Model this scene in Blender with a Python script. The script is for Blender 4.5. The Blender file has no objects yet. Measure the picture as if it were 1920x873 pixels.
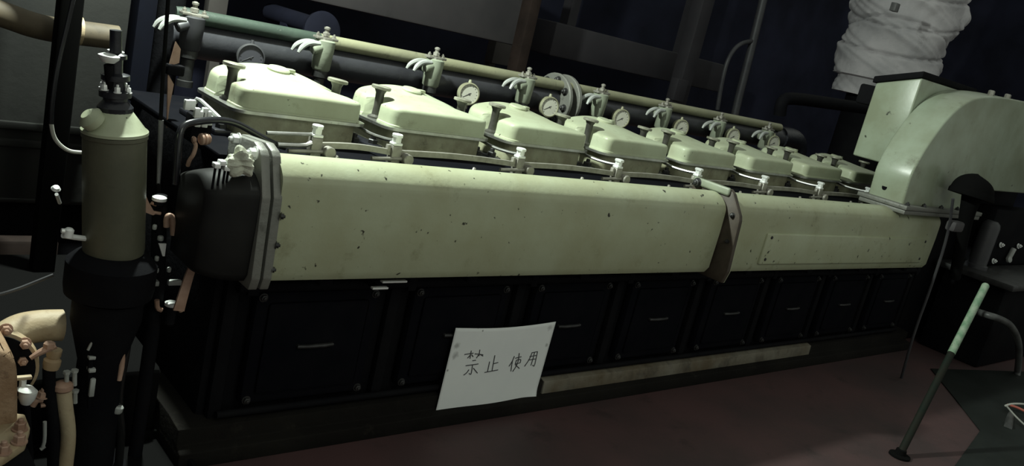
import bpy, bmesh, math, random
from mathutils import Vector, Matrix
random.seed(7)
S = bpy.context.scene
COL = S.collection
PI = math.pi

# ------------------------------------------------------------------ camera
H = 1.24                       # eye height above the floor plates
CM = [[0.747284, -0.624659, 0.226646], [0.018016, -0.321904, -0.946601], [0.664261, 0.711463, -0.229300]]
F = 1600.0                     # focal length in pixels of the 1920 x 873 frame
cd = bpy.data.cameras.new('camera')
cd.sensor_width = 36.0
cd.lens = 36.0 * F / 1920.0
cd.clip_start = 0.02
cam = bpy.data.objects.new('camera', cd)
COL.objects.link(cam)
cam.matrix_world = Matrix(((CM[0][0], -CM[1][0], -CM[2][0], 0),
                           (CM[0][1], -CM[1][1], -CM[2][1], 0),
                           (CM[0][2], -CM[1][2], -CM[2][2], H),
                           (0, 0, 0, 1)))
S.camera = cam

# ------------------------------------------------------------------ view, world, lights
S.view_settings.view_transform = 'Standard'
S.view_settings.look = 'None'
S.view_settings.gamma = 1.0
S.view_settings.exposure = 0.0
S.view_settings.use_curve_mapping = False
wd = bpy.data.worlds.new('world')
S.world = wd
wd.use_nodes = True
wd.node_tree.nodes['Background'].inputs[0].default_value = (0.93, 1.0, 0.90, 1)
wd.node_tree.nodes['Background'].inputs[1].default_value = 0.34

def point(name, loc, power, col, size):
    l = bpy.data.lights.new(name, 'POINT')
    l.energy = power; l.color = col; l.shadow_soft_size = size
    o = bpy.data.objects.new(name, l); o.location = loc; COL.objects.link(o)
    return o

def area(name, loc, target, power, col, size):
    l = bpy.data.lights.new(name, 'AREA')
    l.energy = power; l.color = col; l.size = size
    o = bpy.data.objects.new(name, l); o.location = loc; COL.objects.link(o)
    d = Vector(target) - Vector(loc)
    o.rotation_euler = d.to_track_quat('-Z', 'Y').to_euler()
    return o

point('overhead_lamp', (0.90, 2.50, 2.15), 285, (0.90, 1.0, 0.90), 0.05)
area('aisle_lamp', (1.3, -0.5, 2.3), (2.3, 1.8, 0.6), 9, (0.97, 1.0, 0.86), 0.7)  # unseen soft fill added behind the camera for the front faces

# ------------------------------------------------------------------ helpers
def pt(px, py, y):
    """the point seen at a pixel of the photograph, on the vertical plane at depth y"""
    a, b = (px - 960) / F, (py - 436.5) / F
    w = [CM[0][i] * a + CM[1][i] * b + CM[2][i] for i in range(3)]
    t = y / w[1]
    return Vector((w[0] * t, y, w[2] * t + H))

def ptz(px, py, z):
    a, b = (px - 960) / F, (py - 436.5) / F
    w = [CM[0][i] * a + CM[1][i] * b + CM[2][i] for i in range(3)]
    t = (z - H) / w[2]
    return Vector((w[0] * t, w[1] * t, z))

def ptx(px, py, x):
    a, b = (px - 960) / F, (py - 436.5) / F
    w = [CM[0][i] * a + CM[1][i] * b + CM[2][i] for i in range(3)]
    t = x / w[0]
    return Vector((x, w[1] * t, w[2] * t + H))

class B:
    """collects shapes into one mesh"""
    def __init__(s):
        s.bm = bmesh.new()
    def _add(s, tmp):
        me = bpy.data.meshes.new('tmp'); tmp.to_mesh(me); tmp.free()
        s.bm.from_mesh(me); bpy.data.meshes.remove(me)
        return s
    def box(s, lo, hi, bev=0.0, seg=2, mat=None):
        t = bmesh.new()
        bmesh.ops.create_cube(t, size=1)
        lo = Vector(lo); hi = Vector(hi); c = (lo + hi) / 2; d = hi - lo
        for v in t.verts:
            v.co = Vector((v.co.x * d.x, v.co.y * d.y, v.co.z * d.z)) + c
        if bev > 0:
            bmesh.ops.bevel(t, geom=list(t.edges), offset=bev, segments=seg, profile=0.5, affect='EDGES')
        if mat: bmesh.ops.transform(t, matrix=mat, verts=t.verts)
        return s._add(t)
    def prism(s, poly, a, b, axis='x', bev=0.0, seg=2):
        """polygon of (p, q) extruded along an axis between a and b"""
        t = bmesh.new()
        def mk(p, q, h):
            return {'x': (h, p, q), 'y': (p, h, q), 'z': (p, q, h)}[axis]
        v0 = [t.verts.new(mk(p, q, a)) for p, q in poly]
        v1 = [t.verts.new(mk(p, q, b)) for p, q in poly]
        n = len(poly)
        t.faces.new(v0); t.faces.new(v1)
        for i in range(n):
            t.faces.new((v0[i], v0[(i + 1) % n], v1[(i + 1) % n], v1[i]))
        bmesh.ops.recalc_face_normals(t, faces=t.faces)
        if bev > 0:
            bmesh.ops.bevel(t, geom=list(t.edges), offset=bev, segments=seg, profile=0.5, affect='EDGES')
        return s._add(t)
    def lathe(s, prof, o=(0, 0, 0), axis=(0, 0, 1), n=24, caps=True):
        """profile of (r, h) turned about an axis through o"""
        t = bmesh.new()
        q = Vector((0, 0, 1)).rotation_difference(Vector(axis).normalized())
        o = Vector(o); rings = []
        for r, h in prof:
            r = max(r, 1e-4)
            rings.append([t.verts.new(o + q @ Vector((r * math.cos(2 * PI * i / n), r * math.sin(2 * PI * i / n), h))) for i in range(n)])
        for a, b in zip(rings, rings[1:]):
            for i in range(n):
                t.faces.new((a[i], a[(i + 1) % n], b[(i + 1) % n], b[i]))
        if caps:
            t.faces.new(rings[0]); t.faces.new(rings[-1])
        bmesh.ops.recalc_face_normals(t, faces=t.faces)
        return s._add(t)
    def cyl(s, a, b, r, n=16, bev=0.0, r2=None):
        a = Vector(a); b = Vector(b); L = (b - a).length; r2 = r if r2 is None else r2
        if bev > 0:
            p = [(r - bev, 0), (r, bev), (r2, L - bev), (r2 - bev, L)]
        else:
            p = [(r, 0), (r2, L)]
        return s.lathe(p, a, b - a, n)
    def tube(s, pts, r, n=12, smooth=0, caps=True):
        pts = [Vector(p) for p in pts]
        rr = list(r) if isinstance(r, (list, tuple)) else [r] * len(pts)
        for _ in range(smooth):
            np_, nr = [pts[0]], [rr[0]]
            for i in range(len(pts) - 1):
                np_ += [pts[i] * .75 + pts[i + 1] * .25, pts[i] * .25 + pts[i + 1] * .75]
                nr += [rr[i] * .75 + rr[i + 1] * .25, rr[i] * .25 + rr[i + 1] * .75]
            np_.append(pts[-1]); nr.append(rr[-1]); pts, rr = np_, nr
        t = bmesh.new(); rings = []
        T = (pts[1] - pts[0]).normalized()
        N = T.orthogonal().normalized()
        for i, p in enumerate(pts):
            if i == 0: T2 = (pts[1] - pts[0]).normalized()
            elif i == len(pts) - 1: T2 = (pts[-1] - pts[-2]).normalized()
            else: T2 = ((pts[i + 1] - p).normalized() + (p - pts[i - 1]).normalized()).normalized()
            N = T.rotation_difference(T2) @ N; T = T2
            N = (N - T * N.dot(T)).normalized(); Bn = T.cross(N)
            rings.append([t.verts.new(p + (N * math.cos(2 * PI * k / n) + Bn * math.sin(2 * PI * k / n)) * rr[i]) for k in range(n)])
        for a, b in zip(rings, rings[1:]):
            for k in range(n):
                t.faces.new((a[k], a[(k + 1) % n], b[(k + 1) % n], b[k]))
        if caps:
            t.faces.new(rings[0]); t.faces.new(rings[-1])
        bmesh.ops.recalc_face_normals(t, faces=t.faces)
        return s._add(t)
    def bolt(s, o, axis=(0, 0, 1), r=0.012, h=0.010):
        """hexagon head on a washer with the stud's end showing"""
        o = Vector(o); ax = Vector(axis).normalized()
        s.lathe([(r * 1.35, 0), (r * 1.35, h * .2)], o, ax, 16)
        s.lathe([(r, 0), (r, h * .9), (r * .85, h)], o + ax * h * .2, ax, 6)
        s.lathe([(r * .5, 0), (r * .5, h * .5), (r * .35, h * .6)], o + ax * h * 1.15, ax, 10)
        return s
    def grid(s, fn, nu, nv):
        t = bmesh.new()
        vs = [[t.verts.new(fn(i / nu, j / nv)) for j in range(nv + 1)] for i in range(nu + 1)]
        for i in range(nu):
            for j in range(nv):
                t.faces.new((vs[i][j], vs[i + 1][j], vs[i + 1][j + 1], vs[i][j + 1]))
        bmesh.ops.recalc_face_normals(t, faces=t.faces)
        return s._add(t)
    def build(s, name, mat, parent=None, smooth=True, angle=40):
        me = bpy.data.meshes.new(name)
        if parent is not None:
            off = Vector(parent['_o'])
            for v in s.bm.verts: v.co -= off
        s.bm.to_mesh(me); s.bm.free()
        me.materials.append(mat)
        if smooth:
            for p in me.polygons: p.use_smooth = True
            me.set_sharp_from_angle(angle=math.radians(angle))
        o = bpy.data.objects.new(name, me)
        COL.objects.link(o)
        if parent is not None:
            o.parent = parent
            o['_o'] = parent['_o']
        else:
            o['_o'] = (0.0, 0.0, 0.0)
        return o

def bolts(items, mat_, parent, name='bolt'):
    """every bolt a part of its own: (place, axis, radius, height)"""
    for it in items:
        b = B(); b.bolt(*it); b.build(name, mat_, parent)

def smooth_line(pts, n=6):
    """Catmull-Rom line through 2D points"""
    out = []
    for i in range(len(pts) - 1):
        p0 = pts[max(i - 1, 0)]; p1 = pts[i]; p2 = pts[i + 1]; p3 = pts[min(i + 2, len(pts) - 1)]
        for k in range(n):
            t = k / n
            out.append(tuple(.5 * (2 * p1[j] + (p2[j] - p0[j]) * t + (2 * p0[j] - 5 * p1[j] + 4 * p2[j] - p3[j]) * t * t + (3 * p1[j] - p0[j] - 3 * p2[j] + p3[j]) * t ** 3) for j in (0, 1)))
    out.append(tuple(pts[-1]))
    return out

def tag(o, label, cat, group=None):
    o['label'] = label; o['category'] = cat
    if group: o['group'] = group
    return o

def thing(name, label, cat, loc=(0, 0, 0), group=None):
    o = bpy.data.objects.new(name, None)
    o.empty_display_size = 0.05
    COL.objects.link(o)
    o.location = loc
    o['_o'] = tuple(loc)
    return tag(o, label, cat, group)

def structure(o):
    o['kind'] = 'structure'
    return o

def recenter(o):
    """puts a one-mesh thing's origin at its base"""
    vs = [v.co for v in o.data.vertices]
    c = Vector(((min(v.x for v in vs) + max(v.x for v in vs)) / 2, (min(v.y for v in vs) + max(v.y for v in vs)) / 2, min(v.z for v in vs)))
    for v in o.data.vertices: v.co -= c
    o.location = c
    o['_o'] = tuple(c)
    return o

def copy_tree(o, parent=None):
    c = o.copy()
    COL.objects.link(c)
    if parent is not None: c.parent = parent
    for ch in [k for k in COL.objects if k.parent == o]:
        copy_tree(ch, c)
    return c

# ------------------------------------------------------------------ materials
def mat(name, base, rough=0.5, metal=0.0, var=None, vscale=6.0, dirt=None, dscale=18.0, damt=0.35, bump=0.0, bscale=60.0, spots=None, sscale=25.0, samt=0.28, spec=0.5):
    """painted, dirty or bare surfaces: a base tone, a blotchy second tone, dirt films and small chips"""
    m = bpy.data.materials.new(name); m.use_nodes = True
    nt = m.node_tree; N = nt.nodes; L = nt.links
    b = N['Principled BSDF']
    b.inputs['Roughness'].default_value = rough
    b.inputs['Metallic'].default_value = metal
    b.inputs['Specular IOR Level'].default_value = spec
    geo = N.new('ShaderNodeNewGeometry')
    def noise(scale, detail=6, rough_=.6):
        n = N.new('ShaderNodeTexNoise'); n.inputs['Scale'].default_value = scale
        n.inputs['Detail'].default_value = detail; n.inputs['Roughness'].default_value = rough_
        L.new(geo.outputs['Position'], n.inputs['Vector'])
        return n.outputs['Fac']
    def ramp(src, a, z):
        r = N.new('ShaderNodeMapRange'); r.inputs['From Min'].default_value = a; r.inputs['From Max'].default_value = z
        r.clamp = True
        L.new(src, r.inputs['Value']); return r.outputs['Result']
    col = None
    def mix(fac, a, c):
        x = N.new('ShaderNodeMix'); x.data_type = 'RGBA'
        if isinstance(fac, float): x.inputs[0].default_value = fac
        else: L.new(fac, x.inputs[0])
        if isinstance(a, tuple): x.inputs[6].default_value = (*a, 1)
        else: L.new(a, x.inputs[6])
        x.inputs[7].default_value = (*c, 1)
        return x.outputs[2]
    col = base
    if var: col = mix(ramp(noise(vscale), .35, .65), col, var)
    if dirt: col = mix(ramp(noise(dscale, 8, .7), .5 + .3 * (1 - damt) - .1, .5 + .3 * (1 - damt) + .12), col, dirt)
    if spots: col = mix(ramp(noise(sscale, 3, .5), 1 - samt - .02, 1 - samt + .02), col, spots)
    if isinstance(col, tuple): b.inputs['Base Color'].default_value = (*col, 1)
    else: L.new(col, b.inputs['Base Color'])
    if bump:
        bp = N.new('ShaderNodeBump'); bp.inputs['Strength'].default_value = bump; bp.inputs['Distance'].default_value = .01
        L.new(noise(bscale), bp.inputs['Height']); L.new(bp.outputs[0], b.inputs['Normal'])
    return m

M = {}
M['cream'] = mat('cream_green_paint', (.41, .445, .305), .38, 0, (.355, .37, .235), 5, (.20, .20, .11), 9, .38, .12, 30, (.03, .03, .02), 42, .298)
M['cream_cover'] = mat('cover_paint', (.43, .48, .335), .42, 0, (.36, .385, .26), 7, (.18, .17, .10), 12, .35, .06, 40, (.05, .05, .03), 60, .26)
M['cream_head'] = mat('oil_stained_paint', (.36, .37, .25), .42, 0, (.24, .23, .15), 14, (.09, .085, .05), 22, .5, .1, 60)
M['green'] = mat('grey_green_paint', (.28, .315, .235), .45, 0, (.20, .22, .165), 8, (.08, .09, .06), 24, .35, .1, 60)
M['pipe'] = mat('pipe_paint', (.27, .27, .17), .5, 0, (.20, .20, .13), 5, (.05, .05, .04), 26, .35, .1, 60)
M['duct'] = mat('duct_paint', (.36, .42, .32), .32, 0, (.26, .29, .20), 4, (.13, .125, .075), 6, .4, .05, 20, (.03, .03, .02), 14, .25)
M['black'] = mat('black_engine_paint', (.006, .006, .0075), .7, 0, (.009, .009, .010), 6, None, bump=.2, bscale=40, spec=.04)
M['door'] = mat('oily_door_paint', (.0035, .004, .006), .8, 0, (.006, .006, .008), 9, spec=.04)
M['blackshiny'] = mat('oily_black_paint', (.010, .011, .016), .3, 0, (.018, .018, .022), 10, None, bump=.15, bscale=50)
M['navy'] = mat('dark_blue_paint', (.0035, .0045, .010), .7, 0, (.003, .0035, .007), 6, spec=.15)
M['steel'] = mat('bare_steel', (.55, .56, .54), .32, .9, (.40, .40, .38), 20, (.10, .09, .07), 30, .3)
M['dullsteel'] = mat('dull_steel', (.34, .33, .29), .5, .4, (.22, .21, .18), 25, (.07, .06, .05), 40, .4)
M['darksteel'] = mat('dark_steel', (.06, .06, .06), .45, .5, (.03, .03, .03), 20)
M['oilbrown'] = mat('oil_blackened_paint', (.035, .026, .018), .5, 0, (.07, .055, .04), 14, (.015, .012, .01), 20)
M['palesteel'] = mat('pale_steel', (.42, .44, .42), .45, .1, (.3, .31, .29), 20)
M['zinc'] = mat('bright_nut', (.80, .82, .80), .4, .2)
M['gasket'] = mat('worn_flange', (.17, .175, .155), .5, .2, (.17, .17, .15), 18, (.05, .05, .04), 30, .4, .2, 60)
M['tan'] = mat('tan_rusty_paint', (.46, .38, .25), .6, 0, (.33, .24, .14), 9, (.16, .09, .05), 22, .4, .2, 50)
M['rust'] = mat('rusty_tan', (.34, .23, .14), .75, 0, (.25, .15, .08), 14, (.10, .05, .03), 30, .5, .4, 70)
M['pink'] = mat('pinkish_brass', (.48, .32, .24), .5, .1, (.33, .20, .14), 20)
M['dial'] = mat('dial_face', (.60, .60, .50), .5, 0, (.50, .50, .42), 10)
M['ink'] = mat('pencil_ink', (.05, .05, .055), .8)
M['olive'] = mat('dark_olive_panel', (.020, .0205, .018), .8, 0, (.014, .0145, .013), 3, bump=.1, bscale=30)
M['beam'] = mat('dim_grey_paint', (.075, .068, .070), .7, 0, (.05, .047, .05), 2, (.03, .028, .03), 6, .4)
M['paleboard'] = mat('dusty_pale_board', (.075, .067, .062), .8, 0, (.05, .045, .042), 3)
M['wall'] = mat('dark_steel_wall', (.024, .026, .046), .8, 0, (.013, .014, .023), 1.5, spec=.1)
M['redbrown'] = mat('red_brown_paint', (.034, .023, .019), .8, 0, (.020, .014, .012), 6, (.010, .008, .007), 10, .4, spec=.15)
M['floor'] = mat('red_oxide_floor', (.085, .044, .044), .6, 0, (.052, .033, .033), 2.0, (.018, .014, .013), 6, .45, .15, 60)
M['lagging'] = mat('lagging_cloth', (.50, .48, .49), .9, 0, (.34, .335, .345), 3, (.18, .17, .17), 7, .4, .5, 22)
M['cloth'] = mat('white_rag', (.62, .64, .52), .9, 0, (.5, .52, .42), 20, bump=.4, bscale=60)
M['greenpole'] = mat('green_pole_paint', (.12, .24, .14), .35, 0, (.30, .38, .28), 30, (.05, .09, .05), 40, .4, .2, 90)
M['worn'] = mat('grimy_base_paint', (.014, .013, .011), .8, 0, (.009, .008, .007), 3.0, (.035, .032, .025), 7, .3, .3, 40, spec=.08)
M['wornpale'] = mat('pale_worn_base_paint', (.20, .19, .15), .7, 0, (.11, .085, .05), 5.0, (.035, .03, .024), 6, .6, .3, 40)
M['yellowpipe'] = mat('yellow_pipe_paint', (.11, .085, .05), .7, 0, (.075, .058, .036), 8, (.035, .028, .018), 20, .4)
M['strainer'] = mat('strainer_paint', (.115, .115, .075), .5, 0, (.08, .082, .055), 8, (.03, .03, .02), 14, .4, .1, 40)
M['greydark'] = mat('dull_grey', (.16, .16, .16), .5, .1, (.10, .10, .10), 12)
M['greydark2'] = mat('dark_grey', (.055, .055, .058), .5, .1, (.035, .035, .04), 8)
M['beamdark'] = mat('dark_dusty_paint', (.036, .033, .038), .7, 0, (.025, .023, .028), 3)
M['blackend'] = mat('sooty_cover_paint', (.018, .018, .017), .6, 0, (.012, .012, .012), 10, spec=.15)
M['glossblack'] = mat('glossy_black', (.012, .012, .012), .12)
M['blackmatt'] = mat('matt_black_rubber', (.006, .006, .006), .95, spec=.04)
M['greendark'] = mat('grimy_green_paint', (.010, .016, .012), .7, 0, (.018, .016, .012), 12, spec=.12)  # green pole colour with shade worked in
M['hookpipe'] = mat('grey_pipe_paint', (.12, .125, .12), .45, .1, (.06, .06, .06), 12)
M['greenpipe'] = mat('dark_green_pipe_paint', (.05, .075, .055), .45, 0, (.035, .05, .04), 8, (.20, .22, .18), 40, .25, .1, 60)
M['header'] = mat('dark_header_paint', (.045, .046, .052), .38, 0, (.03, .03, .036), 5, (.09, .09, .08), 20, .3, .1, 60)
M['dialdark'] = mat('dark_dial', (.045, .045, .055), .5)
M['darkknob'] = mat('dark_knob', (.075, .072, .06), .45, .2, (.04, .04, .035), 30)
M['grip'] = mat('knob_grip', (.30, .30, .24), .45, .1, (.16, .16, .12), 40)
M['plate'] = mat('dark_floor_plate', (.020, .024, .022), .6, 0, (.013, .016, .014), 5, spec=.2)
M['cable'] = mat('black_cable', (.012, .012, .015), .22)
M['greycable'] = mat('grey_cable', (.42, .42, .38), .5)
M['wirered'] = mat('red_wire', (.40, .10, .07), .5)
M['wirewhite'] = mat('white_wire', (.55, .55, .5), .5)

# ------------------------------------------------------------------ room shell
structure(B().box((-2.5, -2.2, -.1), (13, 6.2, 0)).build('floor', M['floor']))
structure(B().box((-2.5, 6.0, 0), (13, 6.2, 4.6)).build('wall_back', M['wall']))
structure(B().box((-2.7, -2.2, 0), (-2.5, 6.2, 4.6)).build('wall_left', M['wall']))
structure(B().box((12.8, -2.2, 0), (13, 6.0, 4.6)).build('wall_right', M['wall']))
# ------------------------------------------------------------------ the engine: block and base
NC = 8                          # cylinders
P = 0.478                       # cylinder pitch
XC0 = 1.143                     # first cylinder's centre
def xc(k): return XC0 + P * k

eng = thing('engine_block', 'long oily black engine block under the pale green casing, behind the paper notice', 'engine', (2.7, 2.3, 0))
b = B()
b.box((.86, 1.93, .09), (4.86, 2.80, .52), .012)
b.box((.86, 2.02, .50), (4.86, 2.74, .775), .010)
for k in range(NC + 1):         # ribs between the crankcase openings
    x = .90 + k * .49
    b.box((x - .018, 1.905, .10), (x + .018, 1.94, .50), .006)
b.build('crankcase', M['black'], eng)
b = B(); b.box((.84, 1.975, .765), (4.88, 2.76, .787), .005); b.build('top_deck', M['door'], eng)
b = B(); b.prism([(1.845, .0), (1.845, .045), (1.875, .052), (1.875, .098), (1.95, .105), (2.82, .105), (2.82, 0)], .80, 4.95, 'x', .004)
b.build('base_rail', M['worn'], eng)
b = B(); b.prism([(1.868, .052), (1.870, .098), (1.90, .1065), (1.90, .052)], 2.06, 3.86, 'x', .002)
b.build('bare_edge', M['wornpale'], eng)['label'] = 'pale worn edge of the base rail'
for k in range(NC):             # inspection doors
    x = 1.145 + k * .49
    b = B(); b.box((x - .185, 1.895, .135), (x + .185, 1.935, .455), .014)
    b.box((x - .150, 1.887, .165), (x + .150, 1.90, .425), .010)
    d = b.build('crankcase_door', M['door'], eng)
    h = B(); h.tube([(x - .05, 1.89, .30), (x - .05, 1.879, .30), (x + .05, 1.879, .30), (x + .05, 1.89, .30)], .006, 8, 1)
    h.build('door_handle', M['darksteel'], d)
    bolts([((x + sx, 1.895, z), (0, -1, 0), .009, .008) for sx in (-.168, .168) for z in (.15, .44)], M['darksteel'], d)
for k in range(NC):             # injection pumps in the shade below the casing
    x = xc(k)
    p = B(); p.lathe([(.048, 0), (.048, .05), (.036, .055), (.036, .14), (.042, .145), (.042, .17), (.020, .18), (.016, .23)], (x, 1.965, .515), (0, 0, 1), 20)
    pp = p.build('injection_pump', M['blackshiny'], eng)
    q = B(); q.tube([(x, 1.965, .74), (x, 1.975, .765), (x + .03, 2.0, .80)], .006, 8, 2); q.build('delivery_pipe', M['dullsteel'], pp)
b = B(); b.tube([(.9, 1.885, .475), (4.8, 1.885, .475)], .016, 10)
for k in range(9): b.box((.92 + k * .48, 1.868, .455), (.95 + k * .48, 1.935, .495), .004)
b.build('oil_pipe', M['black'], eng)
b = B(); b.tube([(.9, 1.892, .118), (4.8, 1.892, .118)], .010, 10); b.build('drain_pipe', M['black'], eng)
for k in range(NC):             # brackets that carry the long casing
    x = xc(k) - .05
    b = B(); b.box((x - .02, 1.80, .505), (x + .02, 2.03, .533), .004); b.box((x - .02, 1.93, .44), (x + .02, 1.96, .51), .003)
    b.build('casing_bracket', M['black'], eng)
for x0, x1, y, z in ((1.255, 1.335, 1.79, .513), (1.235, 1.285, 1.80, .491)):
    b = B(); b.box((x0, y, z), (x1, y + .014, z + .006), .002); b.build('step_bar', M['zinc'], eng)
    b = B(); b.box((x0 + .012, y + .010, z - .004), (x1 - .012, 1.94, z + .001), .001); b.build('step_arm', M['black'], eng)

# ------------------------------------------------------------------ cylinder heads and rocker covers
def sd_rr(x, y, hx, hy, r):
    qx, qy = abs(x) - hx + r, abs(y) - hy + r
    return math.hypot(max(qx, 0), max(qy, 0)) + min(max(qx, qy), 0) - r

CW, CD = .188, .155             # half width and half depth of a cover
NOTCH = ((-CW + .014, -.012), (CW - .014, -.012))
def cover_sd(x, y, t=0.0, notch=True):
    d = sd_rr(x, y, CW, CD, .032 if y < 0 else .06)
    if notch:
        for nx, ny in NOTCH:
            d = max(d, .036 - math.hypot(x - nx, y - ny))
    return d + t

def outline(t, notch, n=160):
    pts = []
    for i in range(n):
        a = 2 * PI * i / n
        c, s = math.cos(a), math.sin(a)
        lo, hi = 0.0, .5
        r = 0.02
        while r < .5 and cover_sd(c * r, s * r, t, notch) < 0: r += .003
        lo, hi = max(r - .003, 0), r
        for _ in range(14):
            m = (lo + hi) / 2
            if cover_sd(c * m, s * m, t, notch) < 0: lo = m
            else: hi = m
        pts.append((c * lo, s * lo))
    return pts

SL, CR, TP = .125, .13, .15     # rise towards the back, crown, taper of the top
def cover_bm(o):
    """a cast rocker cover: steep sides, rolled top edge, two scalloped seats for its hand nuts"""
    t = bmesh.new()
    ramps = [(0, 0), (0.0, .006), (.003, .008), (.003, .030), (.0035, .047), (.005, .053), (.009, .0575), (.016, .0595), (.026, .0605), (.038, .061)]
    rings = []
    for ins, z in ramps:
        lean = z / .061
        ring = []
        for x, y in outline(ins, True):
            v = y + CD
            zz = z + SL * v * lean - CR * v * (abs(x) / CW) ** 2 * lean
            ring.append(t.verts.new((o[0] + x * (1 - TP * v * lean), o[1] + v, o[2] + zz)))
        rings.append(ring)
    base = outline(.038, True)
    for s in (.85, .65, .4, .15):
        ring = []
        for x, y in base:
            x, y = x * s, y * s
            v = y + CD
            ring.append(t.verts.new((o[0] + x * (1 - TP * v), o[1] + v, o[2] + .061 + SL * v - CR * v * (abs(x) / CW) ** 2)))
        rings.append(ring)
    n = len(rings[0])
    for a, c in zip(rings, rings[1:]):
        for i in range(n): t.faces.new((a[i], a[(i + 1) % n], c[(i + 1) % n], c[i]))
    t.faces.new(rings[-1]); t.faces.new(list(reversed(rings[0])))
    bmesh.ops.recalc_face_normals(t, faces=t.faces)
    return t

ZC = .868                       # height at which the covers sit
def make_cover():
    o = (XC0, 2.157, ZC)
    r = thing('rocker_cover', '-', 'engine cover', o, 'rocker covers along the engine top')
    b = B(); b._add(cover_bm(o)); shell = b.build('cover_shell', M['cream_cover'], r, angle=50)
    b = B()
    t = bmesh.new()
    pts = [(x * 1.06, y) for x, y in outline(-.006, False, 80)]
    b.prism([(o[0] + x, o[1] + CD + y) for x, y in pts], o[2] - .008, o[2] + .0005, 'z')
    b.build('sealing_rim', M['steel'], r)
    for i, (nx, ny) in enumerate(NOTCH):
        kx, ky = o[0] + nx * .93, o[1] + CD + ny
        b = B()
        b.lathe([(.026, 0), (.026, .006), (.015, .012), (.013, .04), (.014, .080), (.020, .092), (.020, .094)], (kx, ky, o[2]), (0, 0, 1), 20)
        kn = b.build('hand_nut', M['darkknob'], r)
        b = B()
        ang = .25
        b.lathe([(.027, 0), (.031, .002), (.031, .009), (.028, .011)], (kx, ky, o[2] + .092), (math.sin(.06), 0, 1), 24)
        b.build('nut_grip', M['grip'], kn)
    b = B()
    cx, cy = o[0] + .012, o[1] + .232
    zz = o[2] + .060 + SL * .232
    b.lathe([(.034, -.004), (.034, .006), (.030, .010), (.012, .011)], (cx, cy, zz), (0, -.125, 1), 24)
    b.box((cx + .022, cy - .012, zz), (cx + .05, cy + .012, zz + .011), .003)
    b.build('filler_cap', M['cream_cover'], r)
    return r

def make_head():
    o = (XC0, 2.17, .785)
    r = thing('cylinder_head', '-', 'cylinder head', o, 'cylinder heads under the rocker covers')
    pts = [(x * .985, y) for x, y in outline(.004, False, 80)]
    b = B(); b.prism([(o[0] + x, o[1] + CD + y - .004) for x, y in pts], .787, ZC - .009, 'z')
    b.build('head_casting', M['cream_head'], r)
    bolts([((o[0] + sx * .206, y, .790), (0, 0, 1), .016, .022) for sx in (-1, 1) for y in (2.22, 2.42)], M['darksteel'], r, 'head_nut')
    for x0, x1 in ((-.235, -.185), (.185, .235)):
        b = B(); b.box((o[0] + x0, 2.19, .787), (o[0] + x1, 2.46, .803), .004); b.build('head_lug', M['blackshiny'], r)
    return r

ordn = ['nearest', 'second', 'third', 'fourth', 'fifth', 'sixth', 'seventh', 'farthest']
cov_lab = ['nearest rocker cover, brightly lit almost white, at left end of the row',
           'second rocker cover from the left, pale and bright beside the nearest one',
           'third rocker cover from the left, left of the middle pressure gauge',
           'fourth rocker cover from the left, pale green behind the long casing',
           'fifth rocker cover from the left, just left of the casing joint',
           'sixth rocker cover from the left, dim, above the casing joint',
           'seventh rocker cover from the left, small and dim near the elbow duct',
           'farthest rocker cover, small and dark, touching the elbow duct at right']
c0 = make_cover(); h0 = make_head()
for k in range(NC):
    c = c0 if k == 0 else copy_tree(c0)
    c.location.x = xc(k)
    c['label'] = cov_lab[k]
    h = h0 if k == 0 else copy_tree(h0)
    h.location.x = xc(k)
    h['label'] = 'oil stained cylinder head under the %s rocker cover%s' % (ordn[k], '' if k in (0, 7) else ' from the left')

# ------------------------------------------------------------------ the long casing in front
def prof(d=0.0, yback=1.935):
    """outline (y, z) of the casing, grown outwards by d"""
    pts = [(yback + d * .2, .535 - d * .3), (1.785, .535 - d * .3), (1.752 - d, .543 - d * .3), (1.738 - d, .566)]
    pts += smooth_line([(1.735 - d, .70), (1.7365 - d, .775), (1.740 - d, .793 + d * .5), (1.7475 - d * .8, .806 + d * .8), (1.766 - d * .4, .823 + d), (1.79, .834 + d), (1.82, .836 + d), (1.88, .818 + d * .8), (yback + d * .2, .79)], 3)
    return pts

END_FL = [(1.955, .845), (1.82, .858), (1.785, .848), (1.774, .838), (1.733, .750), (1.719, .560), (1.728, .530), (1.955, .530)]
MID_FL = [(1.915, .848), (1.75, .862), (1.732, .850), (1.682, .782), (1.676, .765), (1.664, .575), (1.676, .528), (1.915, .528)]
MID_FR = [(y + (.008 if y < 1.8 else 0), z - .004) for y, z in MID_FL]

XA, XB, XE = .895, 2.655, 4.50   # ends of the two lengths
g1 = thing('air_casing', 'long pale green box casing along the engine front, left length with bright top', 'engine casing', (1.78, 1.86, .535))
b = B(); b.prism(prof(), XA, XB - .03, 'x', .0); b.build('casing_body', M['cream'], g1)
b = B(); b.prism(END_FL, XA - .018, XA + .004, 'x', .003); fl = b.build('end_flange', M['gasket'], g1)
bolts([((XA + .004, 1.728, z), (1, -.5, 0), .007, .006) for z in (.58, .64, .71)], M['darksteel'], fl)
b = B(); b.prism(MID_FL, XB - .022, XB - .002, 'x', .003); fl = b.build('joint_flange', M['oilbrown'], g1)
fl['label'] = 'oil blackened joint flange with a green strap along its top'
bolts([((XB - .030, 1.890, .845), (-1, 0, 0), .014, .012), ((XB - .022, 1.71, .775), (-1, 0, 0), .008, .008), ((XB - .022, 1.70, .68), (-1, 0, 0), .006, .008)], M['darksteel'], fl)
b = B(); b.box((XB - .032, 1.745, .836), (XB - .020, 1.915, .866), .008, 3); b.build('joint_strap', M['green'], fl)

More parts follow.
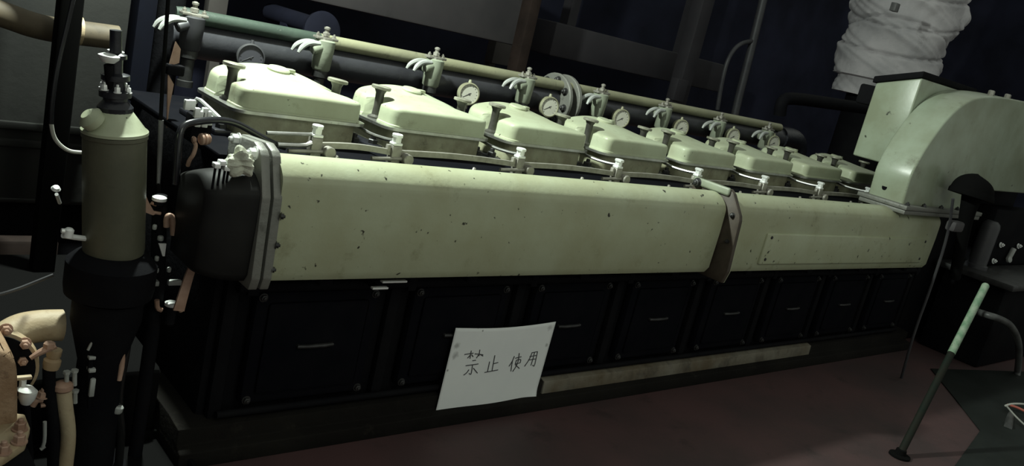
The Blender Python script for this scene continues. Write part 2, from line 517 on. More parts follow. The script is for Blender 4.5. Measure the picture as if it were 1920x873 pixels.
g2 = thing('air_casing', 'shorter right length of the pale green casing, with a raised panel on its face', 'engine casing', (3.55, 1.86, .535))
b = B(); b.prism(prof(), XB + .012, XE, 'x', .0); b.build('casing_body', M['cream'], g2)
b = B(); b.prism(MID_FR, XB, XB + .014, 'x', .003); fl = b.build('joint_flange', M['cream'], g2)
bolts([((XB + .014, 1.695, z), (1, 0, 0), .006, .006) for z in (.57, .60, .66, .74)], M['darksteel'], fl)
b = B(); b.box((2.935, 1.727, .577), (4.40, 1.745, .706), .006, 3); pn = b.build('raised_panel', M['cream'], g2)
for x in (2.965, 4.37):
    for z in (.60, .69):
        b = B(); b.lathe([(.007, 0), (.006, .004)], (x, 1.728, z), (0, -1, 0), 12); b.build('panel_screw', M['darksteel'], pn)

# outer half of the left end flange with the rounded end cover bolted to it
ec = thing('casing_end_cover', 'dark rounded end cover bolted to the left end of the long casing', 'engine cover', (.80, 1.86, .50))
b = B(); b.prism(END_FL, XA - .046, XA - .024, 'x', .003); b.build('cover_flange', M['gasket'], ec)
b = B()
n = 10
secs = []
for i in range(n + 1):
    a = i / n * PI / 2
    secs.append((XA - .046 - .115 * math.sin(a), .030 * (1 - math.cos(a)) * 2.2))
t = bmesh.new(); rings = []
for x, ins in secs:
    rings.append([t.verts.new((x, 1.87 + (y - 1.87) * (1 - ins * 4.2), .53 + ((.69 + (z - .69) * (1 - ins * 3.0)) - .53) * .87)) for y, z in prof(-.004, 1.945)])
for a, c in zip(rings, rings[1:]):
    for i in range(len(a)): t.faces.new((a[i], a[(i + 1) % len(a)], c[(i + 1) % len(a)], c[i]))
t.faces.new(rings[0]); t.faces.new(rings[-1]); bmesh.ops.recalc_face_normals(t, faces=t.faces)
b._add(t); b.build('cover_shell', M['blackend'], ec, angle=60)
bolts([((XA - .046, y, z), (-1, 0, 0), .012, .014) for y, z in ((1.80, .835), (1.90, .842))], M['zinc'], ec)

# ------------------------------------------------------------------ fuel rack along the deck
YR = 2.03
xs = [1.118] + [1.372 + P * k for k in range(7)]
rack_at = ['by the nearest rocker cover', 'between nearest and second rocker covers', 'between second and third rocker covers', 'between third and fourth rocker covers',
           'between fourth and fifth rocker covers', 'between fifth and sixth rocker covers', 'between sixth and seventh rocker covers', 'between seventh and farthest rocker covers']
def make_post():
    x = 0
    r = thing('fuel_rack_post', '-', 'engine fitting', (0, YR, .786), 'fuel rack posts along the casing top')
    b = B(); b.box((-.016, YR - .014, .786), (.016, YR + .014, .842), .004); b.build('post_block', M['dullsteel'], r)
    b = B(); b.box((-.015, YR - .013, .842), (.015, YR + .013, .850), .002); b.cyl((0, YR, .85), (0, YR, .868), .013, 8); b.lathe([(.017, 0), (.017, .007), (.014, .009)], (0, YR, .866), (0, 0, 1), 6)
    b.build('post_nut', M['zinc'], r)
    b = B(); b.cyl((.035, YR - .03, .806), (.035, YR + .02, .806), .017, 18, .002); b.cyl((-.08, YR - .012, .800), (.03, YR - .012, .806), .006, 8)
    b.build('pivot_boss', M['dullsteel'], r)
    return r
p0 = make_post()
for i, x in enumerate(xs):
    p = p0 if i == 0 else copy_tree(p0)
    p.location.x = x; p['label'] = ('short leftmost fuel rack post ' if i == 0 else 'fuel rack post ') + rack_at[i]
for i in range(len(xs)):
    x0 = xs[i] + .017; x1 = (xs[i + 1] - .017) if i + 1 < len(xs) else xs[i] + .2
    b = B()
    n = 12
    for s in range(n):
        def zz(u): return .820 + .006 * math.sin(PI * u)
        u0, u1 = s / n, (s + 1) / n
        xa, xb = x0 + (x1 - x0) * u0, x0 + (x1 - x0) * u1
        b.prism([(xa, zz(u0) - .008), (xb, zz(u1) - .008), (xb, zz(u1) + .008), (xa, zz(u0) + .008)], YR - .006, YR + .006, 'y')
    b.box((x1 - .012, YR - .007, .818), (x1 - .001, YR + .007, .842), .002)
    o = b.build('fuel_rack_bar', M['dullsteel'])
    tag(recenter(o), 'dull link bar running right from the rack post ' + rack_at[i], 'engine fitting', 'fuel rack link bars')
b = B(); b.tube([pt(500, 249, YR), pt(584, 252, YR)], .005, 8); b.tube([pt(520, 271, YR - .01), pt(570, 273, YR - .01), pt(584, 268, YR - .01)], .007, 8, 1)
tag(recenter(b.build('control_rod', M['steel'])), 'pair of short bright rods left of the first fuel rack post', 'engine fitting')
for k in range(1, NC):          # the bent bright levers between covers
    x = xs[k]
    b = B(); b.tube([(x - .055, 2.33, .858), (x - .03, 2.22, .856), (x - .025, 2.14, .846), (x - .01, 2.07, .848), (x - .004, 2.035, .853)], .0055, 8, 2)
    b.lathe([(.011, -.008), (.011, .008)], (x - .055, 2.33, .858), (0, 0, 1), 12)
    o = b.build('injector_pipe', M['steel'])
    tag(recenter(o), 'thin bent bright pipe in the gap left of the %s rocker cover' % (ordn[k] if k == 7 else ordn[k] + ' from the left'), 'pipe', 'thin bright pipes between the covers')

# ------------------------------------------------------------------ the pipe behind with its valves and gauges
YP = 2.905; ZP = .958
sl = thing('supply_pipe', 'slim pale olive pipe running along behind the valve heads, chipped dark green at left', 'pipe', (2.8, 2.862, 1.0))
b = B(); b.tube([(1.0, 2.862, 1.034), (1.52, 2.862, 1.034)], .0245, 18); b.build('pipe_end', M['greenpipe'], sl)
b = B(); b.tube([(1.52, 2.862, 1.034), (2.70, 2.862, 1.032)], .0245, 18); b.build('pipe_length', M['pipe'], sl)
b = B(); b.tube([(2.70, 2.862, 1.032), (4.62, 2.862, 1.026)], .0235, 18); b.build('pipe_length', M['pipe'], sl)
pl = thing('header_pipe', 'thick dark grey header pipe behind the rocker covers, with a bolted flange', 'pipe', (2.9, YP, .9))
b = B(); b.tube([(1.0, YP, ZP), (2.75, YP, ZP)], .064, 28); b.build('pipe_length', M['header'], pl)
b = B(); b.tube([(2.84, YP, ZP), (4.72, YP, ZP)], .062, 28); b.build('pipe_length', M['header'], pl)
b = B(); b.tube([(4.70, YP, ZP), (4.86, YP, ZP + .005), (4.93, YP, ZP - .03), (4.94, YP, ZP - .10), (4.94, YP, .60)], .075, 24, 3); b.build('pipe_elbow', M['blackshiny'], pl)
b = B(); b.lathe([(.045, 0), (.045, .12), (.05, .125), (.05, .15), (.042, .155), (.042, .50)], (1.0, YP - .01, .60), (0, 0, 1), 24); b.build('pipe_riser', M['black'], pl)
for i, (x, rr) in enumerate(((2.755, .126), (2.815, .126))):
    b = B(); b.lathe([(.060, 0), (rr - .004, 0), (rr, .004), (rr, .018), (rr - .004, .022), (.062, .022)], (x, YP, ZP), (1, 0, 0), 36)
    fl = b.build('pipe_flange', M['gasket'], pl)
    for a in range(8):
        an = a * PI / 4 + .2
        c = Vector((x, YP + .098 * math.cos(an), ZP + .098 * math.sin(an)))
        bolts([(c if i == 0 else c + Vector((.022, 0, 0)), (-1 if i == 0 else 1, 0, 0), .013, .014)], M['darksteel'], fl)
b = B(); b.cyl((2.905, YP, ZP + .05), (2.905, YP, ZP + .085), .018, 14, .003); b.lathe([(.026, 0), (.026, .008), (.02, .01)], (2.905, YP, ZP + .083), (0, 0, 1), 6)
b.build('pipe_plug', M['green'], pl)

vx = [1.04, 1.511, 1.995, 2.49, 2.965, 3.45, 3.93, 4.41]
YV = 2.80
def make_valve():
    r = thing('indicator_valve', '-', 'valve', (0, YV, .80), 'valves along the header pipe')
    b = B(); b.lathe([(.026, 0), (.026, .02), (.021, .022), (.021, .09), (.028, .095), (.028, .118)], (0, YV, .80), (0, 0, 1), 20)
    b.build('valve_stem', M['darksteel'], r)
    b = B(); b.lathe([(.028, 0), (.033, .006), (.037, .08), (.037, .105), (.030, .110)], (0, YV, .918), (0, 0, 1), 20)
    b.cyl((-.02, YV - .015, 1.0), (-.055, YV - .02, .985), .017, 14, .003)
    b.cyl((0, YV, .985), (0, YV + .06, .985), .024, 14)
    b.build('valve_body', M['green'], r)
    b = B(); b.box((-.042, YV - .018, 1.028), (.042, YV + .018, 1.037), .002)
    b.lathe([(.03, 0), (.03, .008)], (0, YV, 1.026), (0, 0, 1), 6)
    b.cyl((0, YV, 1.03), (0, YV, 1.062), .008, 10); b.lathe([(.014, 0), (.014, .012), (.010, .014)], (0, YV, 1.040), (0, 0, 1), 6)
    b.lathe([(.004, 0), (.011, .004), (.011, .01), (.004, .014)], (0, YV, 1.060), (0, 0, 1), 12)
    for s in (-1, 1): b.bolt((s * .032, YV, 1.037), (0, 0, 1), .007, .008)
    b.build('valve_cap', M['dullsteel'], r)
    b = B()
    for dy in (-.022, .012):
        b.tube([(-.03, YV + dy, 1.012), (-.07, YV + dy, 1.010), (-.10, YV + dy * 1.4, .992), (-.112, YV + dy * 1.5, .970)], [.008, .010, .010, .005], 8, 2)
    b.build('valve_handle', M['palesteel'], r)
    return r
v0 = make_valve()
vlab = ['grimy dark grey valve at the left end of the header pipe', 'second valve along the header pipe, behind the nearest rocker cover',
        'third valve along the header pipe, left of the leftmost pale gauge', 'fourth valve along the header pipe, between the two brightest gauges',
        'fifth valve along the header pipe, right of the pipe flange', 'sixth valve along the header pipe, behind the fifth rocker cover',
        'seventh valve along the header pipe, short one, dim green', 'last valve at the right end of the header pipe, dark, near its elbow']
for k in range(NC):
    v = v0 if k == 0 else copy_tree(v0)
    v.location.x = vx[k]; v['label'] = vlab[k]
    v.location.z += (.012, .004, .01, .004, -.004, -.012, -.03, -.035)[k]

def make_gauge():
    r = thing('pressure_gauge', '-', 'gauge', (0, 2.77, .82), 'pressure gauges behind the rocker covers')
    c = Vector((0, 2.77, .963)); ax = Vector((-.25, -1, .05)).normalized()
    b = B(); b.lathe([(.036, -.012), (.044, -.008), (.046, .012), (.046, .018), (.041, .020), (.041, .013), (.001, .013)], c, ax, 36, False)
    b.lathe([(.001, -.012), (.036, -.012)], c, ax, 36, False)
    b.lathe([(.008, 0), (.005, .012)], c + Vector((0, 0, .045)), (0, 0, 1), 10)
    b.build('gauge_case', M['cream_head'], r)
    b = B(); b.lathe([(.0405, .0132), (.0405, .0145)], c, ax, 36)
    d = b.build('gauge_dial', M['dial'], r)
    b = B()
    u = Vector((0, 0, 1)).cross(ax).normalized(); w = ax.cross(u).normalized()
    f = c + ax * .0150
    b.tube([f + (u * -.026 + w * -.016), f, f + (u * .008 + w * .005)], [.0008, .0016, .0012], 6)
    b.lathe([(.003, 0), (.003, .002)], f, ax, 10)
    for i in range(13):
        an = math.radians(-135 + i * 22.5 + 90)
        dv = u * math.cos(an) + w * math.sin(an)
        b.tube([f + dv * .031, f + dv * .036], .0007, 4)
    b.build('needle', M['ink'], d)
    b = B(); b.tube([c + Vector((0, 0, -.045)), c + Vector((0, .0, -.075)), (0, 2.785, .80)], [.008, .006, .006], 10); b.lathe([(.011, 0), (.011, .014)], c + Vector((0, 0, -.062)), (0, 0, 1), 6)
    b.build('gauge_stem', M['dullsteel'], r)
    return r
g0 = make_gauge()
gx = [1.232, 2.165, 2.62, 3.10, 3.565, 4.03, 4.44]
glab = ['dark faced gauge seen over the nearest rocker cover, farthest left of the gauges', 'round pale gauge behind the third rocker cover, largest lit dial',
        'round pale gauge left of the pipe flange, second lit dial', 'gauge right of the pipe flange, third lit dial',
        'dim gauge beside the sixth valve of the header pipe', 'dim gauge right of the short seventh valve', 'darkest gauge, at the right end of the row near the pipe elbow']
def repaint(root, part, m):
    for ch in [c for c in COL.objects if c.parent == root and c.name.split('.')[0] == part]:
        ch.material_slots[0].link = 'OBJECT'; ch.material_slots[0].material = m

for k, x in enumerate(gx):
    g = g0 if k == 0 else copy_tree(g0)
    g.location.x = x; g.location.z -= .020 if k == 0 else .004; g['label'] = glab[k]
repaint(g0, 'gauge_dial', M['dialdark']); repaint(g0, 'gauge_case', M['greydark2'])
repaint(v0, 'valve_body', M['greydark2'])  # first valve's shade painted into its body colour

# ------------------------------------------------------------------ the elbow duct and cooler box at the far end
eb = thing('elbow_duct', 'pale green elbow duct rising from the right end of the casing', 'duct', (4.5, 1.83, .83))
b = B()
outer = smooth_line([(4.045, .838), (4.035, .92), (4.03, 1.0), (4.055, 1.08), (4.10, 1.165), (4.19, 1.28), (4.31, 1.37), (4.46, 1.425), (4.72, 1.46), (5.2, 1.485), (5.9, 1.50)], 5)
inner = [(5.9, 1.0), (4.95, .98), (4.86, .90), (4.84, .838)]
b.prism(outer + inner, 1.752, 1.93, 'y', .010, 3)
b.build('duct_body', M['duct'], eb)
b = B(); b.box((3.985, 1.705, .846), (4.90, 1.955, .866), .003); b.box((3.995, 1.712, .824), (4.90, 1.945, .844), .003)
pf = b.build('duct_flange', M['gasket'], eb)
bolts([((x, 1.722, .866), (0, 0, 1), .010, .01) for x in (4.02, 4.2, 4.4, 4.6)], M['darksteel'], pf)
b = B(); b.lathe([(.024, 0), (.024, .012), (.014, .014)], (4.049, 1.86, .925), (-1, 0, 0), 20); b.build('drain_plug', M['black'], eb)
for px in (1860, 1893):
    q = pt(px, 171, 1.80)
    b = B(); b.lathe([(.016, -.01), (.016, .02), (.010, .024)], (q.x, 1.80, 1.462 + (q.x - 4.72) * .04), (0, 0, 1), 6); b.build('duct_nut', M['dullsteel'], eb)

cb = thing('cooler_box', 'square pale green box behind the elbow duct, with a dark lid', 'cooler', (4.9, 2.04, .95))
b = B(); b.prism([(1.932, 1.012), (2.15, 1.012), (2.15, 1.385), (1.932, 1.452)], 4.20, 6.2, 'x', .008, 3); b.build('box_body', M['duct'], cb)
b = B(); b.prism([(1.928, 1.454), (2.165, 1.382), (2.165, 1.415), (1.928, 1.485)], 4.188, 4.85, 'x', .005); b.build('box_lid', M['black'], cb)
b = B(); b.box((5.0, 1.96, .0), (6.1, 2.14, 1.012), .01); b.build('box_support', M['black'], cb)
b = B(); b.box((4.22, 2.15, 1.27), (4.36, 2.24, 1.37), .012); b.build('side_bracket', M['black'], cb)

# ------------------------------------------------------------------ the paper notice
def add_smudges(m, blobs):
    nt = m.node_tree; N = nt.nodes; L = nt.links; b = N['Principled BSDF']
    src = b.inputs['Base Color'].links[0].from_socket
    geo = N.new('ShaderNodeNewGeometry')
    nz = N.new('ShaderNodeTexNoise'); nz.inputs['Scale'].default_value = 70; L.new(geo.outputs['Position'], nz.inputs['Vector'])
    for p, r, a in blobs:
        d = N.new('ShaderNodeVectorMath'); d.operation = 'DISTANCE'; L.new(geo.outputs['Position'], d.inputs[0]); d.inputs[1].default_value = p
        w = N.new('ShaderNodeMath'); w.operation = 'MULTIPLY_ADD'; L.new(nz.outputs['Fac'], w.inputs[0]); w.inputs[1].default_value = r * 1.6; L.new(d.outputs['Value'], w.inputs[2])
        mr = N.new('ShaderNodeMapRange'); mr.inputs['From Min'].default_value = r * 1.9; mr.inputs['From Max'].default_value = r * 1.1
        mr.inputs['To Max'].default_value = a; L.new(w.outputs[0], mr.inputs['Value'])
        mx = N.new('ShaderNodeMix'); mx.data_type = 'RGBA'; L.new(mr.outputs[0], mx.inputs[0]); L.new(src, mx.inputs[6]); mx.inputs[7].default_value = (.10, .095, .085, 1)
        src = mx.outputs[2]
    L.new(src, b.inputs['Base Color'])

def pp(cx, cy, lift=0.0):       # place on the sheet, from the notice's own corner layout
    return pt(780 + cx / 3.6375, 560 + cy / 3.6375, 1.868 - lift)
PA, PB, PC, PD = pp(272, 198), pp(955, 155), pp(805, 692), pp(128, 795)
def sheet(u, v):
    a = PA.lerp(PB, u); c = PD.lerp(PC, u)
    p = a.lerp(c, v)
    p.z += -.010 * math.sin(PI * u) * (1 - v) - .010 * math.sin(PI * u) * v
    p.y += -.004 * math.sin(PI * u) * v + .0015 * math.sin(9 * u) * v
    if u > .86 and v > .86: p.y -= (u - .86) * (v - .86) * .5
    return p
M['paper'] = mat('notice_paper', (.84, .87, .85), .85, 0, (.79, .82, .81), 5)
add_smudges(M['paper'], [(pp(280, 320), .012, .5), (pp(268, 385), .013, .5), (pp(215, 488), .005, .7), (pp(890, 315), .008, .5), (pp(915, 195), .014, .35), (pp(455, 218), .004, .8), (pp(425, 200), .005, .6), (pp(150, 775), .005, .5)])
b = B(); b.grid(sheet, 40, 24)
nt_ = tag(recenter(b.build('paper_notice', M['paper'])), 'white paper notice with handwritten characters stuck on the dark engine side', 'notice')
md = nt_.modifiers.new('thickness', 'SOLIDIFY'); md.thickness = .0008; md.offset = 1
strokes = [
    # first character
    [(330, 378), (360, 373), (390, 368)], [(376, 352), (370, 380), (367, 405)], [(372, 378), (350, 403)], [(378, 378), (388, 393)],
    [(400, 373), (430, 375), (455, 379)], [(434, 345), (430, 370), (427, 387)], [(428, 375), (410, 402)], [(434, 375), (455, 387)],
    [(384, 420), (406, 416)], [(338, 454), (380, 448), (423, 441)], [(384, 450), (378, 490), (372, 515), (360, 506)], [(360, 480), (345, 502), (324, 518)], [(390, 470), (404, 488), (416, 503)],
    # second character
    [(535, 382), (525, 430), (514, 486)], [(522, 440), (556, 430)], [(499, 425), (492, 455), (484, 492)], [(464, 498), (510, 489), (554, 480)],
    # third character
    [(668, 388), (652, 425), (630, 456)], [(655, 418), (648, 455), (643, 490)], [(674, 402), (716, 392)], [(682, 415), (674, 442)], [(682, 415), (714, 407), (708, 432)], [(674, 442), (708, 433)],
    [(702, 368), (694, 425), (678, 460), (655, 492)], [(674, 445), (688, 458), (702, 471)],
    # fourth character
    [(790, 366), (772, 410), (738, 458)], [(788, 366), (828, 358)], [(828, 358), (818, 405), (806, 460), (794, 450)], [(774, 392), (818, 384)], [(764, 416), (812, 408)], [(808, 362), (796, 410), (782, 452)],
]
def on_sheet(cx, cy):
    q = pp(cx, cy)
    best = None
    # depth of the sheet at this place
    u = max(0, min(1, (q.x - PA.x) / (PB.x - PA.x))); v = max(0, min(1, (PA.z - q.z) / (PA.z - PD.z)))
    q.y = sheet(u, v).y - .0010
    return q
for lo, hi in ((0, 13), (13, 17), (17, 25), (25, 31)):
    bb = B()
    for st in strokes[lo:hi]: bb.tube([on_sheet(*c) for c in st], .00150, 5, 1)
    hw = bb.build('handwritten_character', M['ink'])
    for v in hw.data.vertices: v.co -= nt_.location
    hw.parent = nt_; hw['label'] = 'dark handwritten character'

# ------------------------------------------------------------------ left: strainer column in front of the engine end
YF = 1.90
fl_ = thing('strainer', 'upright dull green strainer cylinder with pale cone top, in front of the blue pillar', 'strainer', (.59, YF, 0))
ax0 = Vector((.603, YF, .56)); ax1 = Vector((.575, YF, .828)); AX = (ax1 - ax0).normalized()
b = B(); b.lathe([(.062, 0), (.064, .01), (.064, .262), (.066, .264), (.066, .272)], ax0, AX, 40); b.build('strainer_body', M['strainer'], fl_)
b = B(); b.lathe([(.067, 0), (.067, .006), (.060, .012), (.034, .048), (.030, .06)], ax1 + AX * .004, AX, 40); b.build('cone_top', M['cream_cover'], fl_)
b = B(); b.lathe([(.034, .0), (.036, .02), (.024, .034), (.024, .04), (.032, .042), (.032, .054), (.020, .058), (.020, .075), (.028, .077), (.028, .088), (.014, .092), (.014, .12), (.022, .122), (.022, .130), (.012, .134), (.012, .18)], ax1 + AX * .040, AX, 24)
nk = b.build('neck_fitting', M['blackshiny'], fl_)
for a in range(6):
    an = a * PI / 3 + .4
    c = ax1 + AX * .094 + Vector((math.cos(an) * .026, math.sin(an) * .026, 0))
    b = B(); b.bolt(c, AX, .006, .010); b.build('neck_bolt', M['zinc'], nk)
b = B(); b.lathe([(.012, 0), (.020, .008), (.021, .014), (.012, .018)], pt(203, 117, YF - .02), (0, 0, 1), 20); b.build('vent_cap', M['zinc'], fl_)
b = B(); b.lathe([(.010, 0), (.016, .006), (.017, .012), (.010, .015)], pt(216, 106, YF + .03), (0, 0, 1), 20); b.build('vent_cap', M['zinc'], fl_)
b = B(); b.tube([pt(203, 122, YF - .02), pt(206, 160, YF - .01), pt(214, 175, YF)], .009, 10, 2); b.tube([pt(216, 110, YF + .03), pt(216, 150, YF + .02), pt(214, 175, YF)], .008, 10, 2); b.build('vent_pipe', M['black'], nk)
b = B(); b.lathe([(.070, 0), (.092, .01), (.095, .03), (.095, .085), (.080, .10), (.064, .11)], (.603, YF, .452), (0, 0, 1), 40); b.build('base_flange', M['black'], fl_)
b = B(); b.lathe([(.085, 0), (.085, .02), (.055, .03), (.050, .30), (.075, .40), (.075, .452)], (.605, YF, .0), (0, 0, 1), 32); b.build('pedestal', M['black'], fl_)
b = B(); b.lathe([(.010, -.012), (.024, -.006), (.026, .010), (.012, .022)], pt(175, 226, YF - .02), (-.6, -.1, .5), 16); b.build('side_lug', M['cream_cover'], fl_)
b = B(); b.tube([pt(115, 432, YF - .04), pt(127, 433, YF - .04)], .005, 8); b.lathe([(.010, 0), (.010, .016), (.006, .02)], pt(127, 444, YF - .04), (.1, 0, 1), 10); b.tube([pt(118, 441, YF - .04), pt(150, 446, YF - .02), pt(175, 448, YF)], .006, 8, 1)
b.build('drain_cock', M['zinc'], fl_)

b = B(); b.box((.0, 0, 0), (.175, .18, 4.6), .01)
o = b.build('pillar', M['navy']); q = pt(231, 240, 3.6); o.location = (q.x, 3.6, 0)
tag(o, 'dark blue steel pillar rising behind the strainer', 'pillar')

cn = thing('conduit', 'thin dark upright conduit with a pale lower length, left of the hanging tan strip', 'pipe', tuple(pt(300, 345, 1.98)))
b = B(); b.tube([pt(318, -40, 2.02), pt(309, 90, 2.02), pt(304, 170, 2.0), pt(301, 230, 1.99)], .0045, 10, 2); b.build('conduit_upper', M['blackmatt'], cn)
b = B(); b.tube([pt(302, 225, 1.99), pt(299, 300, 1.985), pt(297, 345, 1.98)], [.006, .0055, .004], 10, 1); b.build('conduit_lower', M['greydark'], cn)
b = B(); b.tube([pt(297, 343, 1.98), pt(300, 420, 1.97), pt(308, 470, 1.96)], .004, 8, 1); b.build('conduit_tail', M['blackmatt'], cn)
sp = thing('hanging_strip', 'narrow tan strip hanging beside the conduit, pinched by a dark clamp', 'strip', tuple(pt(318, 240, 2.35)))
b = B(); b.prism([(p.x, p.z) for p in (pt(330, 78, 2.35), pt(339, 92, 2.35), pt(336, 118, 2.35), pt(317, 124, 2.35))], 2.35, 2.356, 'y'); b.build('strip_end', M['pink'], sp)
b = B(); b.prism([(p.x, p.z) for p in (pt(315, 138, 2.35), pt(326, 158, 2.35), pt(318, 200, 2.35), pt(313, 240, 2.35))], 2.35, 2.356, 'y'); b.build('strip_end', M['pink'], sp)
b = B(); b.box((pt(312, 130, 2.35).x, 2.34, pt(320, 140, 2.35).z), (pt(345, 130, 2.35).x, 2.365, pt(320, 120, 2.35).z), .004); b.build('clamp', M['black'], sp)

cbl = thing('hanging_cable', 'thin cable hanging down in front of the dark olive tank, curling to the right', 'cable', tuple(pt(97, 220, 2.1)))
b = B(); b.tube([pt(150, -60, 2.1), pt(128, 40, 2.1), pt(106, 130, 2.1), pt(97, 200, 2.1), pt(96, 232, 2.1)], .005, 8, 2); b.build('cable_run', M['cable'], cbl)
b = B(); b.tube([pt(96, 232, 2.1), pt(100, 256, 2.1), pt(112, 272, 2.1), pt(130, 284, 2.1), pt(154, 286, 2.1)], .0045, 8, 2); b.build('bare_end', M['greycable'], cbl)

# linkage of black fittings between strainer and engine end
lk = thing('governor_linkage', 'upright black linkage with bright topped nuts, between strainer and casing end', 'linkage', (.70, 1.92, 0))
b = B(); b.tube([(.727, 1.94, .0), (.727, 1.94, .43), (.715, 1.94, .55), (.700, 1.94, .685)], .017, 14, 1); b.build('linkage_tube', M['black'], lk)
def lpt(x, y): return pt(x, y, 1.915)
for (x, y, r, h) in ((299, 372, .016, .014), (322, 569, .016, .05), (301, 446, .007, .012), (293, 506, .006, .008), (294, 484, .005, .010), (317, 505, .005, .010), (290, 425, .005, .008)):
    p = lpt(x, y)
    b = B(); b.lathe([(r * .8, -h), (r * .8, -.005)], p, (0, 0, 1), 20)
    b.cyl(p + Vector((0, 0, -h)), p + Vector((.012, .02, -h - .012)), r * .5, 8)
    sb = b.build('capped_stud', M['black'], lk)
    b = B(); b.lathe([(r * .8, -.006), (r, -.004), (r, .003), (r * .8, .005)], p, (0, 0, 1), 20)
    b.build('stud_cap', M['zinc'] if r > .01 else M['palesteel'], sb)
b = B(); b.prism([(p.x, p.z) for p in (lpt(294, 453), lpt(308, 453), lpt(305, 476), lpt(301, 476))], 1.90, 1.905, 'y'); b.build('name_tag', M['zinc'], lk)
b = B(); b.tube([lpt(312, 425), lpt(312, 408), lpt(318, 403), lpt(324, 408), lpt(325, 440)], .007, 10, 2); b.build('return_bend', M['pink'], lk)
b = B(); b.prism([(p.x, p.z) for p in (lpt(267, 360), lpt(272, 372), lpt(285, 395), lpt(280, 397), lpt(267, 392))], 1.89, 1.897, 'y'); b.build('pointer_plate', M['pink'], lk)
b = B(); b.tube([lpt(278, 396), lpt(301, 400)], .004, 8); b.tube([lpt(284, 380), lpt(293, 384)], .004, 8); b.build('pointer_pin', M['pink'], lk)
b = B(); b.box(lpt(288, 534) + Vector((0, -.01, 0)), lpt(297, 525) + Vector((0, .01, 0)), .002); b.box(lpt(314, 534) + Vector((0, -.006, 0)), lpt(340, 524) + Vector((0, .006, 0)), .002); b.build('cross_plate', M['palesteel'], lk)
b = B(); b.tube([lpt(294, 562), lpt(295, 578), lpt(303, 581)], .006, 8, 1); b.tube([lpt(336, 576), lpt(340, 583)], .006, 8); b.build('hook_pin', M['pink'], lk)

b = B()
q = [pt(335, 582, 1.86), pt(346, 545, 1.86), pt(358, 508, 1.86), pt(366, 492, 1.86), pt(378, 487, 1.86), pt(397, 487, 1.86)]
qs = smooth_line([(p.x, p.z) for p in q], 5)
t = bmesh.new()
vs = []
for i, (x, z) in enumerate(qs):
    a = qs[max(i - 1, 0)]; c = qs[min(i + 1, len(qs) - 1)]
    d = Vector((c[0] - a[0], c[1] - a[1])).normalized(); nrm = Vector((-d.y, d.x))
    w = .013 * (1 - .72 * i / len(qs))
    vs.append([t.verts.new((x + nrm.x * w * sx, yy, z + nrm.y * w * sx)) for sx, yy in ((-1, 1.858), (1, 1.858), (1, 1.864), (-1, 1.864))])
for a, c in zip(vs, vs[1:]):
    for i in range(4): t.faces.new((a[i], a[(i + 1) % 4], c[(i + 1) % 4], c[i]))
t.faces.new(vs[0]); t.faces.new(vs[-1]); bmesh.ops.recalc_face_normals(t, faces=t.faces)
b._add(t)
tag(recenter(b.build('bent_strap', M['pink'])), 'bent tan metal strap hanging below the casing end cover', 'strap')

# hose over the engine's left end, rod, bolts, union
b = B(); b.tube([pt(330, 345, 1.93), pt(333, 300, 1.93), pt(336, 250, 1.94), pt(345, 233, 1.95), pt(372, 227, 1.96), pt(410, 224, 1.98), pt(440, 229, 2.0), pt(470, 245, 2.02), pt(505, 266, 2.03), pt(535, 276, 2.03)], .0085, 12, 2)
tag(recenter(b.build('black_hose', M['cable'])), 'glossy black hose arching over the left end of the engine', 'hose')
b = B(); b.tube([pt(366, 191, 2.10), pt(371, 184, 2.10), pt(392, 203, 2.05), pt(416, 226, 1.99)], .006, 8, 1)
tag(recenter(b.build('bright_rod', M['palesteel'])), 'short bright slanting rod above the black hose', 'rod')
cl_ = thing('terminal_block', 'cluster of bright square nuts on a dark block, left of the nearest rocker cover', 'fitting', tuple(pt(385, 235, 2.02)))
b = B(); b.box(pt(360, 236, 2.03) + Vector((0, -.0, -.03)), pt(402, 216, 2.03) + Vector((0, .05, -.006)), .004); b.build('block', M['black'], cl_)
for (x, y) in ((371, 222), (384, 223), (393, 219), (370, 205), (378, 211), (385, 205), (391, 211), (352, 190), (361, 190)):
    b = B(); p = pt(x, y, 2.02); b.box(p + Vector((-.007, -.007, -.02)), p + Vector((.007, .007, .004)), .002); b.build('square_nut', M['zinc'], cl_)
un = thing('pipe_union', 'small ribbed brass coloured union under the black hose', 'fitting', tuple(pt(380, 262, 1.95)))
b = B(); q = pt(374, 261, 1.95); b.lathe([(.010, 0), (.014, .003), (.014, .008), (.011, .010), (.014, .012), (.014, .017), (.011, .019), (.013, .022), (.009, .026)], q, (.95, .1, .1), 18); b.build('ribbed_nut', M['pink'], un)
b = B(); b.lathe([(.006, 0), (.009, .004), (.006, .009)], pt(360, 262, 1.95), (.9, 0, .1), 12); b.tube([pt(364, 266, 1.95), pt(368, 272, 1.95), pt(363, 290, 1.95), pt(355, 300, 1.96), pt(352, 310, 1.97)], .005, 8, 2); b.build('tail_pipe', M['pink'], un)

